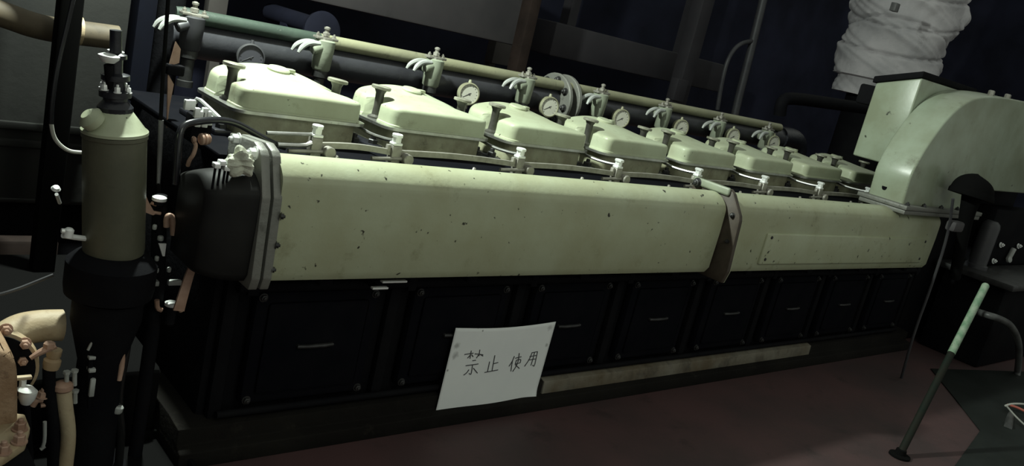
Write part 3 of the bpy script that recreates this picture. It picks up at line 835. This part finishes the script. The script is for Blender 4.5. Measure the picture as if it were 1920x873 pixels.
# rag and clamp bolts on the end cover
t = bmesh.new(); bmesh.ops.create_icosphere(t, subdivisions=4, radius=1)
for v in t.verts:
    n = v.co.normalized()
    f = 1 + .16 * math.sin(5 * n.x + 3 * n.z) + .12 * math.sin(9 * n.y + 4 * n.x + 1) + .08 * math.sin(14 * n.z + 5 * n.y)
    v.co = Vector((n.x * .028 * f, n.y * .026 * f, n.z * .030 * f))
b = B(); b._add(t); o = b.build('crumpled_rag', M['cloth'], smooth=True, angle=25); o.location = pt(452, 305, 1.765)
recenter_loc = o.location.copy(); recenter(o); o.location = o.location + recenter_loc
tag(o, 'crumpled white rag stuffed on top of the casing end cover', 'rag')
for i, (x, y) in enumerate(((406, 309), (416, 304), (424, 314), (432, 303))):
    p = pt(x, y, 1.765)
    r = thing('clamp_screw', ('bright clamp screw farthest left of the white rag', 'upper bright clamp screw left of the white rag', 'lower bright clamp screw left of the white rag', 'bright clamp screw touching the white rag')[i], 'screw', tuple(p + Vector((0, 0, -.06))), 'clamp screws by the rag')
    b = B(); b.box(p + Vector((-.007, -.010, -.006)), p + Vector((.007, .010, .005)), .002); b.build('screw_head', M['zinc'], r)
    b = B(); b.cyl(p + Vector((0, .004, -.06)), p + Vector((0, .004, -.005)), .003, 8); b.build('screw_stem', M['black'], r)

# ------------------------------------------------------------------ lower left: flanged pump with pipes
YL = 1.86
pu = thing('flanged_pump', 'rusty tan pump body with a dark round flange at the lower left edge', 'pump', (.40, YL, 0))
fc = pt(-14, 693, YL)
b = B(); b.lathe([(.078, 0), (.086, .002), (.086, .026), (.078, .028)], fc, (.18, 1, 0), 48); b.build('flange_ring', M['tan'], pu)
b = B(); b.lathe([(.079, -.003), (.079, .004)], fc, (.18, 1, 0), 48); ff = b.build('flange_face', M['black'], pu)
for (x, y) in ((11, 617), (46, 643), (42, 674), (-40, 620)):
    p = pt(x, y, YL - .006)
    b = B(); b.bolt(p, (-.1, -1, .1), .010, .012); b.build('flange_bolt', M['pink'], ff)
b = B()
pb = [(-60, 873), (-60, 660), (-50, 645), (-28, 638), (0, 640), (14, 648), (24, 664), (28, 690), (28, 800), (22, 835), (12, 873)]
b.prism([(p.x, p.z) for p in (pt(x, y, YL - .1) for x, y in pb)], YL - .14, YL - .01, 'y', .018, 4); b.build('pump_body', M['rust'], pu)
b = B()
fz = .26
fo = [ptz(x, y, fz) for x, y in ((-40, 800), (20, 772), (47, 775), (57, 800), (48, 830), (10, 856), (-40, 880))]
b.prism([(p.x, p.y) for p in fo], fz - .018, fz, 'z', .004); ft = b.build('pump_foot', M['tan'], pu)
for (x, y) in ((37, 805), (36, 829), (6, 848)):
    p = ptz(x, y, fz)
    b = B(); b.bolt(p, (0, 0, 1), .011, .014); b.build('foot_nut', M['pink'], ft)
p = ptz(20, 815, fz)
b = B(); b.box((p.x - .25, p.y - .12, 0), (p.x + .03, p.y + .16, fz - .018), .01); b.build('pump_plinth', M['black'], pu)

b = B(); b.tube([pt(116, 609, YL + .10), pt(75, 610, YL + .10), pt(35, 618, YL + .09), pt(5, 640, YL + .07), pt(-12, 692, YL + .02)], [.036, .036, .037, .038, .038], 24, 3)
tag(recenter(b.build('pipe_bend', M['tan'])), 'pale tan pipe bend coming off the pump flange towards the strainer', 'pipe')
lv = thing('lever_valve', 'small tan lever valve right of the pump flange', 'valve', tuple(pt(92, 695, YL)))
b = B(); b.lathe([(.016, 0), (.018, .01), (.018, .02), (.012, .025), (.015, .03), (.015, .045)], pt(95, 690, YL), (.1, .0, 1), 14); b.build('valve_body', M['tan'], lv)
b = B(); b.tube([pt(57, 671, YL - .02), pt(75, 660, YL - .02), pt(104, 646, YL - .02)], [.005, .007, .009], 8); b.lathe([(.012, 0), (.012, .01), (.008, .013)], pt(92, 651, YL - .02), (0, 0, 1), 6); b.build('lever', M['pink'], lv)
b = B(); b.tube([pt(92, 690, YL), pt(92, 730, YL), pt(100, 780, YL), pt(100, 873, YL), pt(102, 960, YL)], .013, 12, 2); b.build('valve_tail_pipe', M['black'], lv)
b = B(); b.box(pt(26, 712, YL - .06) + Vector((0, -.006, 0)), pt(60, 703, YL - .06) + Vector((0, .006, 0)), .002)
tag(recenter(b.build('stay_bar', M['tan'])), 'short flat tan bar sticking out right of the rusty pump body', 'bar')
gc = thing('grease_cup', 'small white grease cup below the lever valve', 'fitting', tuple(pt(48, 760, YL - .04)))
b = B(); b.lathe([(.010, 0), (.016, .012), (.018, .026), (.018, .030)], pt(48, 756, YL - .04), (.1, 0, 1), 20); b.build('cup', M['zinc'], gc)
b = B(); b.lathe([(.017, 0), (.019, .004), (.012, .010), (.008, .012)], pt(49, 733, YL - .04), (.1, 0, 1), 20); b.lathe([(.007, 0), (.007, .016)], pt(42, 724, YL - .03), (0, 0, 1), 6); b.build('cup_lid', M['zinc'], gc)
b = B(); b.tube([pt(48, 758, YL - .04), pt(50, 790, YL - .03), pt(56, 873, YL)], .009, 10, 1); b.build('cup_stem', M['black'], gc)
nc = thing('nut_cluster', 'pinkish brass elbow fitting with a nut, right of the white grease cup', 'fitting', tuple(pt(75, 762, YL)))
b = B(); b.tube([pt(60, 760, YL), pt(68, 748, YL), pt(80, 748, YL)], .008, 10, 1); b.build('brass_elbow', M['pink'], nc)
b = B(); b.bolt(pt(78, 744, YL), (.1, 0, 1), .010, .012); b.tube([pt(76, 760, YL), pt(95, 757, YL)], .005, 8); b.build('brass_nut', M['pink'], nc)
ho = thing('tan_hose', 'thick tan hose rising from the floor beside the strainer pedestal', 'hose', tuple(pt(120, 873, YL)))
b = B(); b.tube([pt(119, 728, YL), pt(121, 760, YL), pt(128, 800, YL), pt(128, 830, YL), pt(121, 873, YL), pt(112, 960, YL)], [.017, .017, .016, .016, .018, .018], 16, 3); b.build('hose_run', M['tan'], ho)
b = B(); b.lathe([(.016, 0), (.021, .006), (.020, .016), (.012, .022)], pt(118, 732, YL), (-.05, 0, 1), 20); b.build('hose_cap', M['pink'], ho)
st_ = thing('spacer_stud', 'upright black stud carrying three pale spacers, right of the tan hose', 'stud', tuple(pt(170, 760, YL)))
b = B(); b.tube([pt(172, 640, YL), pt(168, 700, YL), pt(168, 770, YL), pt(172, 960, YL)], .006, 8, 1); b.build('stud', M['black'], st_)
for (y0, y1) in ((664, 671), (687, 695), (706, 740)):
    b = B(); a0 = pt(164, y1, YL); a1 = pt(178, y0, YL); b.box(a0 + Vector((0, -.012, 0)), a1 + Vector((0, .012, 0)), .002); b.build('spacer', M['palesteel'], st_)
b = B(); b.tube([pt(165, 656, YL - .01), pt(173, 640, YL - .01)], .003, 6); b.build('split_pin', M['palesteel'], st_)
for i, (x, y0, y1) in enumerate(((125, 700, 722), (140, 697, 722), (141, 735, 755))):
    b = B(); b.cyl(pt(x, y1, YL), pt(x, y0, YL), .005, 8); b.lathe([(.008, 0), (.008, .006)], pt(x, y0, YL), (0, 0, 1), 6)
    tag(recenter(b.build('small_stud', M['palesteel'])), ('small bright stud just above the tan hose cap', 'small bright stud between the tan hose and spacer stud', 'lowest small bright stud beside the tan hose')[i], 'stud', 'small studs by the tan hose')
gp = thing('glossy_pipe', 'glossy black upright pipe between the strainer pedestal and the engine', 'pipe', tuple(pt(225, 960, 1.88)))
b = B(); b.tube([pt(246, 560, 1.88), pt(242, 610, 1.88), pt(236, 660, 1.88), pt(224, 720, 1.88), pt(222, 770, 1.88), pt(228, 810, 1.88), pt(222, 873, 1.88), pt(216, 975, 1.88)], .010, 14, 2); b.build('pipe_run', M['glossblack'], gp)
b = B(); b.tube([pt(231, 652, 1.86), pt(229, 680, 1.86), pt(223, 712, 1.86)], [.004, .007, .006], 10, 1); b.build('bare_patch', M['pink'], gp)
b = B(); b.lathe([(.012, 0), (.014, .004), (.014, .014), (.010, .018)], pt(217, 772, 1.87), (.2, 0, 1), 12); b.build('coupling', M['palesteel'], gp)
b = B(); b.tube([pt(80, 838, 1.8), pt(84, 825, 1.8), pt(84, 790, 1.8)], .004, 8, 1); b.tube([pt(76, 842, 1.8), pt(84, 836, 1.8)], .004, 8)
tag(recenter(b.build('hooked_pin', M['palesteel'])), 'bright hooked pin low between the pump foot and tan hose', 'pin')

b = B(); b.box((-.9, 2.02, 0), (.80, 2.9, .20), .02)  # black block added so the lit floor stays hidden
tag(recenter(b.build('machine_plinth', M['blackmatt'])), 'low black machine plinth behind the pump and strainer', 'plinth')
b = B(); b.tube([pt(-20, 557, 2.0), pt(30, 543, 2.0), pt(70, 527, 2.0), pt(100, 515, 2.0)], .004, 8, 1)
tag(recenter(b.build('grey_wire', M['greydark2'])), 'thin grey wire slanting up to the strainer base', 'wire')
b = B(); b.lathe([(.006, 0), (.010, .004), (.006, .010)], pt(104, 356, 1.98), (0, -.6, 1), 12); b.cyl(pt(106, 364, 1.98), pt(112, 380, 2.02), .004, 8)
tag(recenter(b.build('loose_stud', M['zinc'])), 'single small bright stud head on the dark panel left of strainer', 'stud')

# ------------------------------------------------------------------ left background
tk = thing('olive_tank', 'large dark olive sheet steel tank filling the left background', 'tank', (.1, 3.4, 0))
xt = pt(225, 200, 3.0).x
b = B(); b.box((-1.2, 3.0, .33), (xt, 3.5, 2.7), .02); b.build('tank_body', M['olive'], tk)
for y in (236, 268):
    z = pt(50, y, 3.0).z
    b = B(); b.box((-1.2, 2.985, z - .012), (xt, 3.01, z + .012), .004); b.build('tank_seam', M['olive'], tk)
b = B(); b.box((-1.2, 3.05, 0), (xt - .05, 3.45, .34)); b.build('tank_base', M['black'], tk)
b = B(); q0 = pt(-40, 533, 2.92); q1 = pt(112, 452, 2.92); b.box((q0.x - .3, 2.92, q0.z), (q1.x, 2.985, q1.z), .012)
b.box((q0.x - .2, 2.93, 0), (q1.x - .05, 2.98, q0.z))
tag(recenter(b.build('red_brown_panel', M['redbrown'])), 'dull red brown steel panel low on the olive tank at far left', 'panel')
yp = thing('yellow_pipe', 'dusty yellow pipe crossing the upper left corner', 'pipe', tuple(pt(100, 60, 2.85)))
b = B(); b.tube([pt(-60, 5, 2.85), pt(20, 32, 2.85), pt(60, 47, 2.85), pt(110, 58, 2.85), pt(160, 63, 2.85), pt(221, 71, 2.85)], .037, 18, 2); b.build('pipe_run', M['yellowpipe'], yp)
b = B(); b.tube([pt(146, 58, 2.85), pt(152, 59, 2.85)], .043, 18); b.build('pipe_collar', M['tan'], yp)
b = B(); b.box((0, 0, 0), (.062, .06, 4.6), .006)
o = b.build('upright_post', M['blackmatt']); q = pt(108, 60, 2.72); o.location = (q.x, 2.72, 0)
tag(o, 'dark upright post crossing in front of the yellow pipe', 'post')

# ------------------------------------------------------------------ background above the engine
b = B(); q = pt(560, 0, 4.6); z0 = pt(780, 45, 4.6).z; b.box((q.x - .7, 4.6, z0), (pt(996, 40, 4.6).x, 5.2, z0 + .55), .015)
b.box((2.6, 4.9, z0 + .5), (2.7, 5.0, 4.6)); b.box((3.6, 4.9, z0 + .5), (3.7, 5.0, 4.6))
tag(recenter(b.build('overhead_duct', M['beam'])), 'broad dim grey duct across the background, left of the brown upright', 'duct')
b = B(); b.box((0, 0, 0), (.085, .1, 4.6), .006); o = b.build('brown_upright', M['redbrown']); q = pt(984, 60, 4.4); o.location = (q.x, 4.4, 0)
tag(o, 'thin brown upright post at the right end of the grey duct', 'post')
b = B(); a0 = pt(922, 118, 5.3); a1 = pt(966, 78, 5.3); b.box((a0.x, 5.3, a0.z), (a1.x, 5.4, a1.z + .06), .004)
b.box((a0.x + .02, 5.35, 0), (a0.x + .08, 5.41, a0.z))
tag(recenter(b.build('pale_board', M['paleboard'])), 'small pale pinkish board behind the fourth valve, under the grey duct', 'board')
b = B(); a0 = pt(384, 60, 4.3); a1 = pt(438, -60, 4.3); b.box((a0.x, 4.3, a0.z), (a1.x, 4.36, a1.z + .3), .004)
b.box((a0.x + .05, 4.31, 0), (a0.x + .1, 4.35, a0.z))
tag(recenter(b.build('pale_board', M['paleboard'])), 'pale board at the top edge above the left end of header pipe', 'board')
b = B(); a0 = pt(1030, 104, 5.2); a1 = pt(1355, 150, 5.2); b.box((a0.x, 5.2, a0.z), (a1.x, 5.6, a0.z + .27), .015)
b.box((a0.x + .3, 5.4, a0.z + .2), (a0.x + .4, 5.5, 4.6)); b.box((a1.x - .5, 5.4, a0.z + .2), (a1.x - .4, 5.5, 4.6))
tag(recenter(b.build('dim_beam', M['beamdark'])), 'long dim beam in the background right of the brown upright', 'beam')
b = B(); a0 = pt(1262, 188, 4.8); a1 = pt(1292, 152, 4.8); b.box((a0.x, 4.8, a0.z), (a1.x, 4.88, a1.z), .004); b.box((a0.x + .02, 4.82, 0), (a0.x + .09, 4.87, a0.z))
tag(recenter(b.build('dim_plate', M['beamdark'])), 'small dim purplish plate above the sixth valve', 'plate')
b = B(); a0 = pt(1284, 130, 4.95); b.box((a0.x, 4.95, 0), (a0.x + .16, 5.08, 4.6), .01)
tag(recenter(b.build('dim_column', M['beamdark'])), 'dim grey column in front of the long background beam', 'column')
b = B(); b.lathe([(.05, 0), (.10, .01), (.105, .04), (.09, .05)], pt(598, 58, 4.2), (0, -1, .1), 32); b.cyl(pt(598, 52, 4.2), pt(598, 52, 4.2) + Vector((0, .6, 0)), .05); b.box(pt(598, 52, 4.2) + Vector((-.04, .3, -1.2)), pt(598, 52, 4.2) + Vector((.04, .38, 0)))
tag(recenter(b.build('round_cover', M['wall'])), 'dim round cover just above the header pipe, near its second valve', 'cover')
b = B(); b.tube([pt(1450, -70, 4.3), pt(1431, 0, 4.3), pt(1409, 90, 4.3), pt(1386, 180, 4.3), pt(1372, 240, 4.3)], .034, 14)
tag(recenter(b.build('upright_pipe', M['greydark2'])), 'long dim grey pipe running up and out at top, left of lagged duct', 'pipe')
b = B(); b.tube([pt(1412, 76, 4.3), pt(1385, 82, 4.28), pt(1365, 108, 4.28), pt(1354, 150, 4.28), pt(1345, 205, 4.28)], .018, 12, 3)
tag(recenter(b.build('bent_pipe', M['greydark2'])), 'thinner dim bent pipe branching left off the long grey pipe', 'pipe')
b = B(); b.tube([pt(1462, 215, 3.06), pt(1466, 186, 3.06), pt(1490, 184, 3.06), pt(1560, 194, 3.06), pt(1690, 213, 3.06)], .040, 16, 2)
tag(recenter(b.build('dark_pipe', M['black'])), 'dark level pipe passing under the lagged duct', 'pipe')

# lagged uptake
lg = thing('lagged_duct', 'thick exhaust duct wrapped in wrinkled grey white lagging cloth', 'duct', tuple(pt(1660, 190, 3.3)))
c0_ = pt(1690, 0, 3.3); c1_ = pt(1660, 140, 3.3)
LAX = Vector((.10, 0, 1)).normalized()
base = pt(1652, 150, 3.55)
t = bmesh.new()
nz_, na = 170, 128
def lag_r(h, a):
    r = .40 + .05 * math.exp(-((h - .62) / .16) ** 2) * (1 if math.cos(a - .3) > 0 else .3)
    r += .015 * math.sin(17 * h + 2 * math.sin(2 * a)) + .012 * math.sin(3 * a + 6 * h) + .006 * math.sin(41 * h + 5 * a)
    r += .004 * math.sin(23 * h - 9 * a + 3 * math.sin(4 * a)) * (.5 + .5 * math.sin(7 * h + a)) + .006 * math.sin(60 * h + 11 * a + 4 * math.sin(3 * a + 20 * h))
    for hc, k, amp in ((.26, .07, .030), (.36, -.12, .028), (.50, .10, .020), (.72, .07, .022), (.95, -.1, .02)):
        d = h - hc - k * math.sin(a + 1.2)
        r -= amp * math.exp(-(d / .012) ** 2)
    return r
rows = []
for i in range(nz_ + 1):
    h = -.16 + 1.9 * i / nz_
    row = []
    for j in range(na):
        a = 2 * PI * j / na
        r = lag_r(h, a) * (.86 if h < -.02 else 1)
        row.append(t.verts.new(base + LAX * h + Vector((math.cos(a) * r, math.sin(a) * r, 0))))
    rows.append(row)
for a, c in zip(rows, rows[1:]):
    for j in range(na): t.faces.new((a[j], a[(j + 1) % na], c[(j + 1) % na], c[j]))
t.faces.new(rows[0]); t.faces.new(rows[-1]); bmesh.ops.recalc_face_normals(t, faces=t.faces)
b = B(); b._add(t); b.build('lagging', M['lagging'], lg, angle=60)
b = B(); b.lathe([(.22, 0), (.22, 1.35)], (base.x - .02, base.y, 0), (0, 0, 1), 24); b.build('duct_stub', M['black'], lg)
b = B(); q = pt(1680, 14, 3.14); b.box(q + Vector((-.03, -.012, -.03)), q + Vector((.03, .03, .03)), .004); b.build('lagging_buckle', M['greydark'], lg)

# ------------------------------------------------------------------ right foreground
hd = thing('hood', 'dark rounded hood on a stem in front of the elbow duct', 'hood', tuple(pt(1822, 385, 1.62)))
hc = pt(1822, 362, 1.62)
t = bmesh.new()
rows = []
for i in range(14):
    f = i / 13 * PI / 2
    rr, zz = .118 * math.cos(f) ** .8, .085 * math.sin(f)
    if i == 0: rr = .125
    rows.append([t.verts.new((hc.x + math.cos(2 * PI * j / 32) * rr * 1.1, hc.y + math.sin(2 * PI * j / 32) * rr * .8, hc.z + zz - .012 * math.cos(2 * PI * j / 32) * 1)) for j in range(32)])
low = [t.verts.new(v.co + Vector((0, 0, -.018))) for v in rows[0]]
rows.insert(0, low)
for a, c in zip(rows, rows[1:]):
    for j in range(32): t.faces.new((a[j], a[(j + 1) % 32], c[(j + 1) % 32], c[j]))
t.faces.new(rows[0]); bmesh.ops.recalc_face_normals(t, faces=t.faces)
b = B(); b._add(t); b.build('hood_shell', M['blackmatt'], hd)
b = B(); b.tube([hc + Vector((.02, 0, -.01)), hc + Vector((.03, 0, -.10)), pt(1800, 470, 1.62), pt(1790, 520, 1.62)], [.05, .035, .028, .028], 14, 2); b.build('stem', M['blackmatt'], hd)
b = B(); a0 = pt(1778, 432, 1.60); b.box(a0 + Vector((-.01, -.03, 0)), a0 + Vector((.10, .02, .05)), .012, 2, None); b.build('stem_clamp', M['beam'], hd)
b = B(); b.tube([pt(1787, 372, 1.60), pt(1778, 440, 1.60), pt(1745, 540, 1.60), pt(1715, 620, 1.60), pt(1695, 690, 1.60), pt(1680, 745, 1.62)], .007, 8, 2)
tag(recenter(b.build('hanging_rope', M['greydark2'])), 'thin dark rope hanging from the hood down past the casing end', 'rope')

pm = thing('auxiliary_pump', 'dark pump housing with small bright studs at the right edge', 'pump', (5.6, 1.75, 0))
q = pt(1818, 506, 1.75)
b = B(); b.box((q.x - .02, 1.50, q.z - .035), (q.x + 1.6, 1.93, q.z), .006); b.build('bed_plate', M['darksteel'], pm)
b = B(); b.box((q.x + .25, 1.80, q.z), (q.x + 1.5, 1.925, q.z + .36), .03); b.build('pump_housing', M['black'], pm)
b = B(); c = pt(1850, 500, 1.74); b.lathe([(.062, 0), (.062, .02), (.052, .025), (.052, .25), (.046, .27), (.03, .285)], (c.x - .02, 1.79, q.z), (0, 0, 1), 28); b.build('upright_cylinder', M['greydark2'], pm)
for (x, y) in ((1876, 459), (1909, 461), (1862, 489)):
    b = B(); p = pt(x, y, 1.79); b.bolt(p, (-.2, -1, .3), .012, .014); b.build('stud', M['zinc'], pm)
b = B(); p = pt(1890, 486, 1.78); b.tube([p, p + Vector((.03, .0, .07))], .016, 12); b.lathe([(.02, 0), (.02, .014), (.012, .018)], p, (-.3, -1, .3), 12); b.build('priming_cock', M['palesteel'], pm)
b = B(); b.box((q.x + .05, 1.55, 0), (q.x + 1.55, 1.90, q.z - .03), .02); b.build('pump_support', M['black'], pm)

gl = thing('green_pole', 'slanting green steel pole, scraped bright on its upper half', 'pole', (3.42, 1.15, 0))
top = pt(1848, 535, 1.25); bot = ptz(1688, 850, .012); mid = bot.lerp(top, .575)
b = B(); b.tube([mid, top], [.0155, .0155], 16); b.lathe([(.0155, 0), (.013, .005), (.006, .008)], top, top - mid, 16); b.build('pole_upper', M['greenpole'], gl)
b = B(); b.tube([bot, mid], [.0145, .0145], 16); b.build('pole_lower', M['greendark'], gl)  # lower half carries the pole's shade as a darker colour
b = B(); b.lathe([(.04, 0), (.04, .008), (.022, .012), (.019, .03)], (bot.x, bot.y, 0), (0, 0, 1), 20); b.build('pole_socket', M['blackmatt'], gl)

b = B(); b.tube([pt(1826, 582, 1.56), pt(1850, 590, 1.46), pt(1872, 596, 1.42), pt(1895, 608, 1.42), pt(1908, 632, 1.42), pt(1912, 660, 1.42), pt(1905, 720, 1.42), ptz(1890, 800, .01)], .018, 12, 2)
tag(recenter(b.build('hooked_pipe', M['hookpipe'])), 'grey hooked pipe curving down at the right edge, right of the green pole', 'pipe')
wr = thing('loose_wires', 'loose red and white wire ends at the right edge, low down', 'wires', tuple(ptz(1900, 765, .02)))
def wz(x, y, z): return ptz(x, y, z)
b = B(); b.tube([wz(1888, 758, .03), wz(1905, 762, .035), wz(1925, 772, .03), wz(1990, 800, .02)], .006, 8, 2); b.build('red_wire', M['wirered'], wr)
b = B(); b.tube([wz(1885, 760, .03), wz(1898, 756, .04), wz(1925, 757, .04), wz(1990, 770, .02)], .005, 8, 2); b.build('white_wire', M['wirewhite'], wr)
b = B(); b.tube([wz(1886, 759, .03), wz(1897, 772, .03), wz(1912, 788, .02), wz(1960, 830, .012)], .004, 8, 2); b.build('pale_wire', M['greycable'], wr)

b = B(); b.prism([(p.x, p.y) for p in (ptz(x, y, .006) for x, y in ((1745, 690), (1790, 745), (1838, 806), (1770, 900), (2050, 960), (2050, 700)))], 0, .006, 'z', .002)
tag(recenter(b.build('floor_plate', M['plate'])), 'dark steel floor plate under the loose wires at lower right', 'floor plate')
dt = thing('drip_tray', 'flat black drip tray on the floor beneath the strainer pedestal', 'tray', (.62, 1.68, 0))  # rimmed black sheet added to cover the brightly lit floor here
b = B(); b.box((.30, 1.30, 0), (.835, 2.01, .008), .002); b.build('tray_base', M['blackmatt'], dt)
b = B(); b.box((.30, 1.30, .0), (.31, 2.01, .03), .002); b.box((.825, 1.30, .0), (.835, 2.01, .03), .002); b.box((.30, 1.30, .0), (.835, 1.31, .03), .002); b.box((.30, 2.0, .0), (.835, 2.01, .03), .002); b.build('tray_rim', M['blackmatt'], dt)

for k in list(COL.objects):
    if '_o' in k: del k['_o']
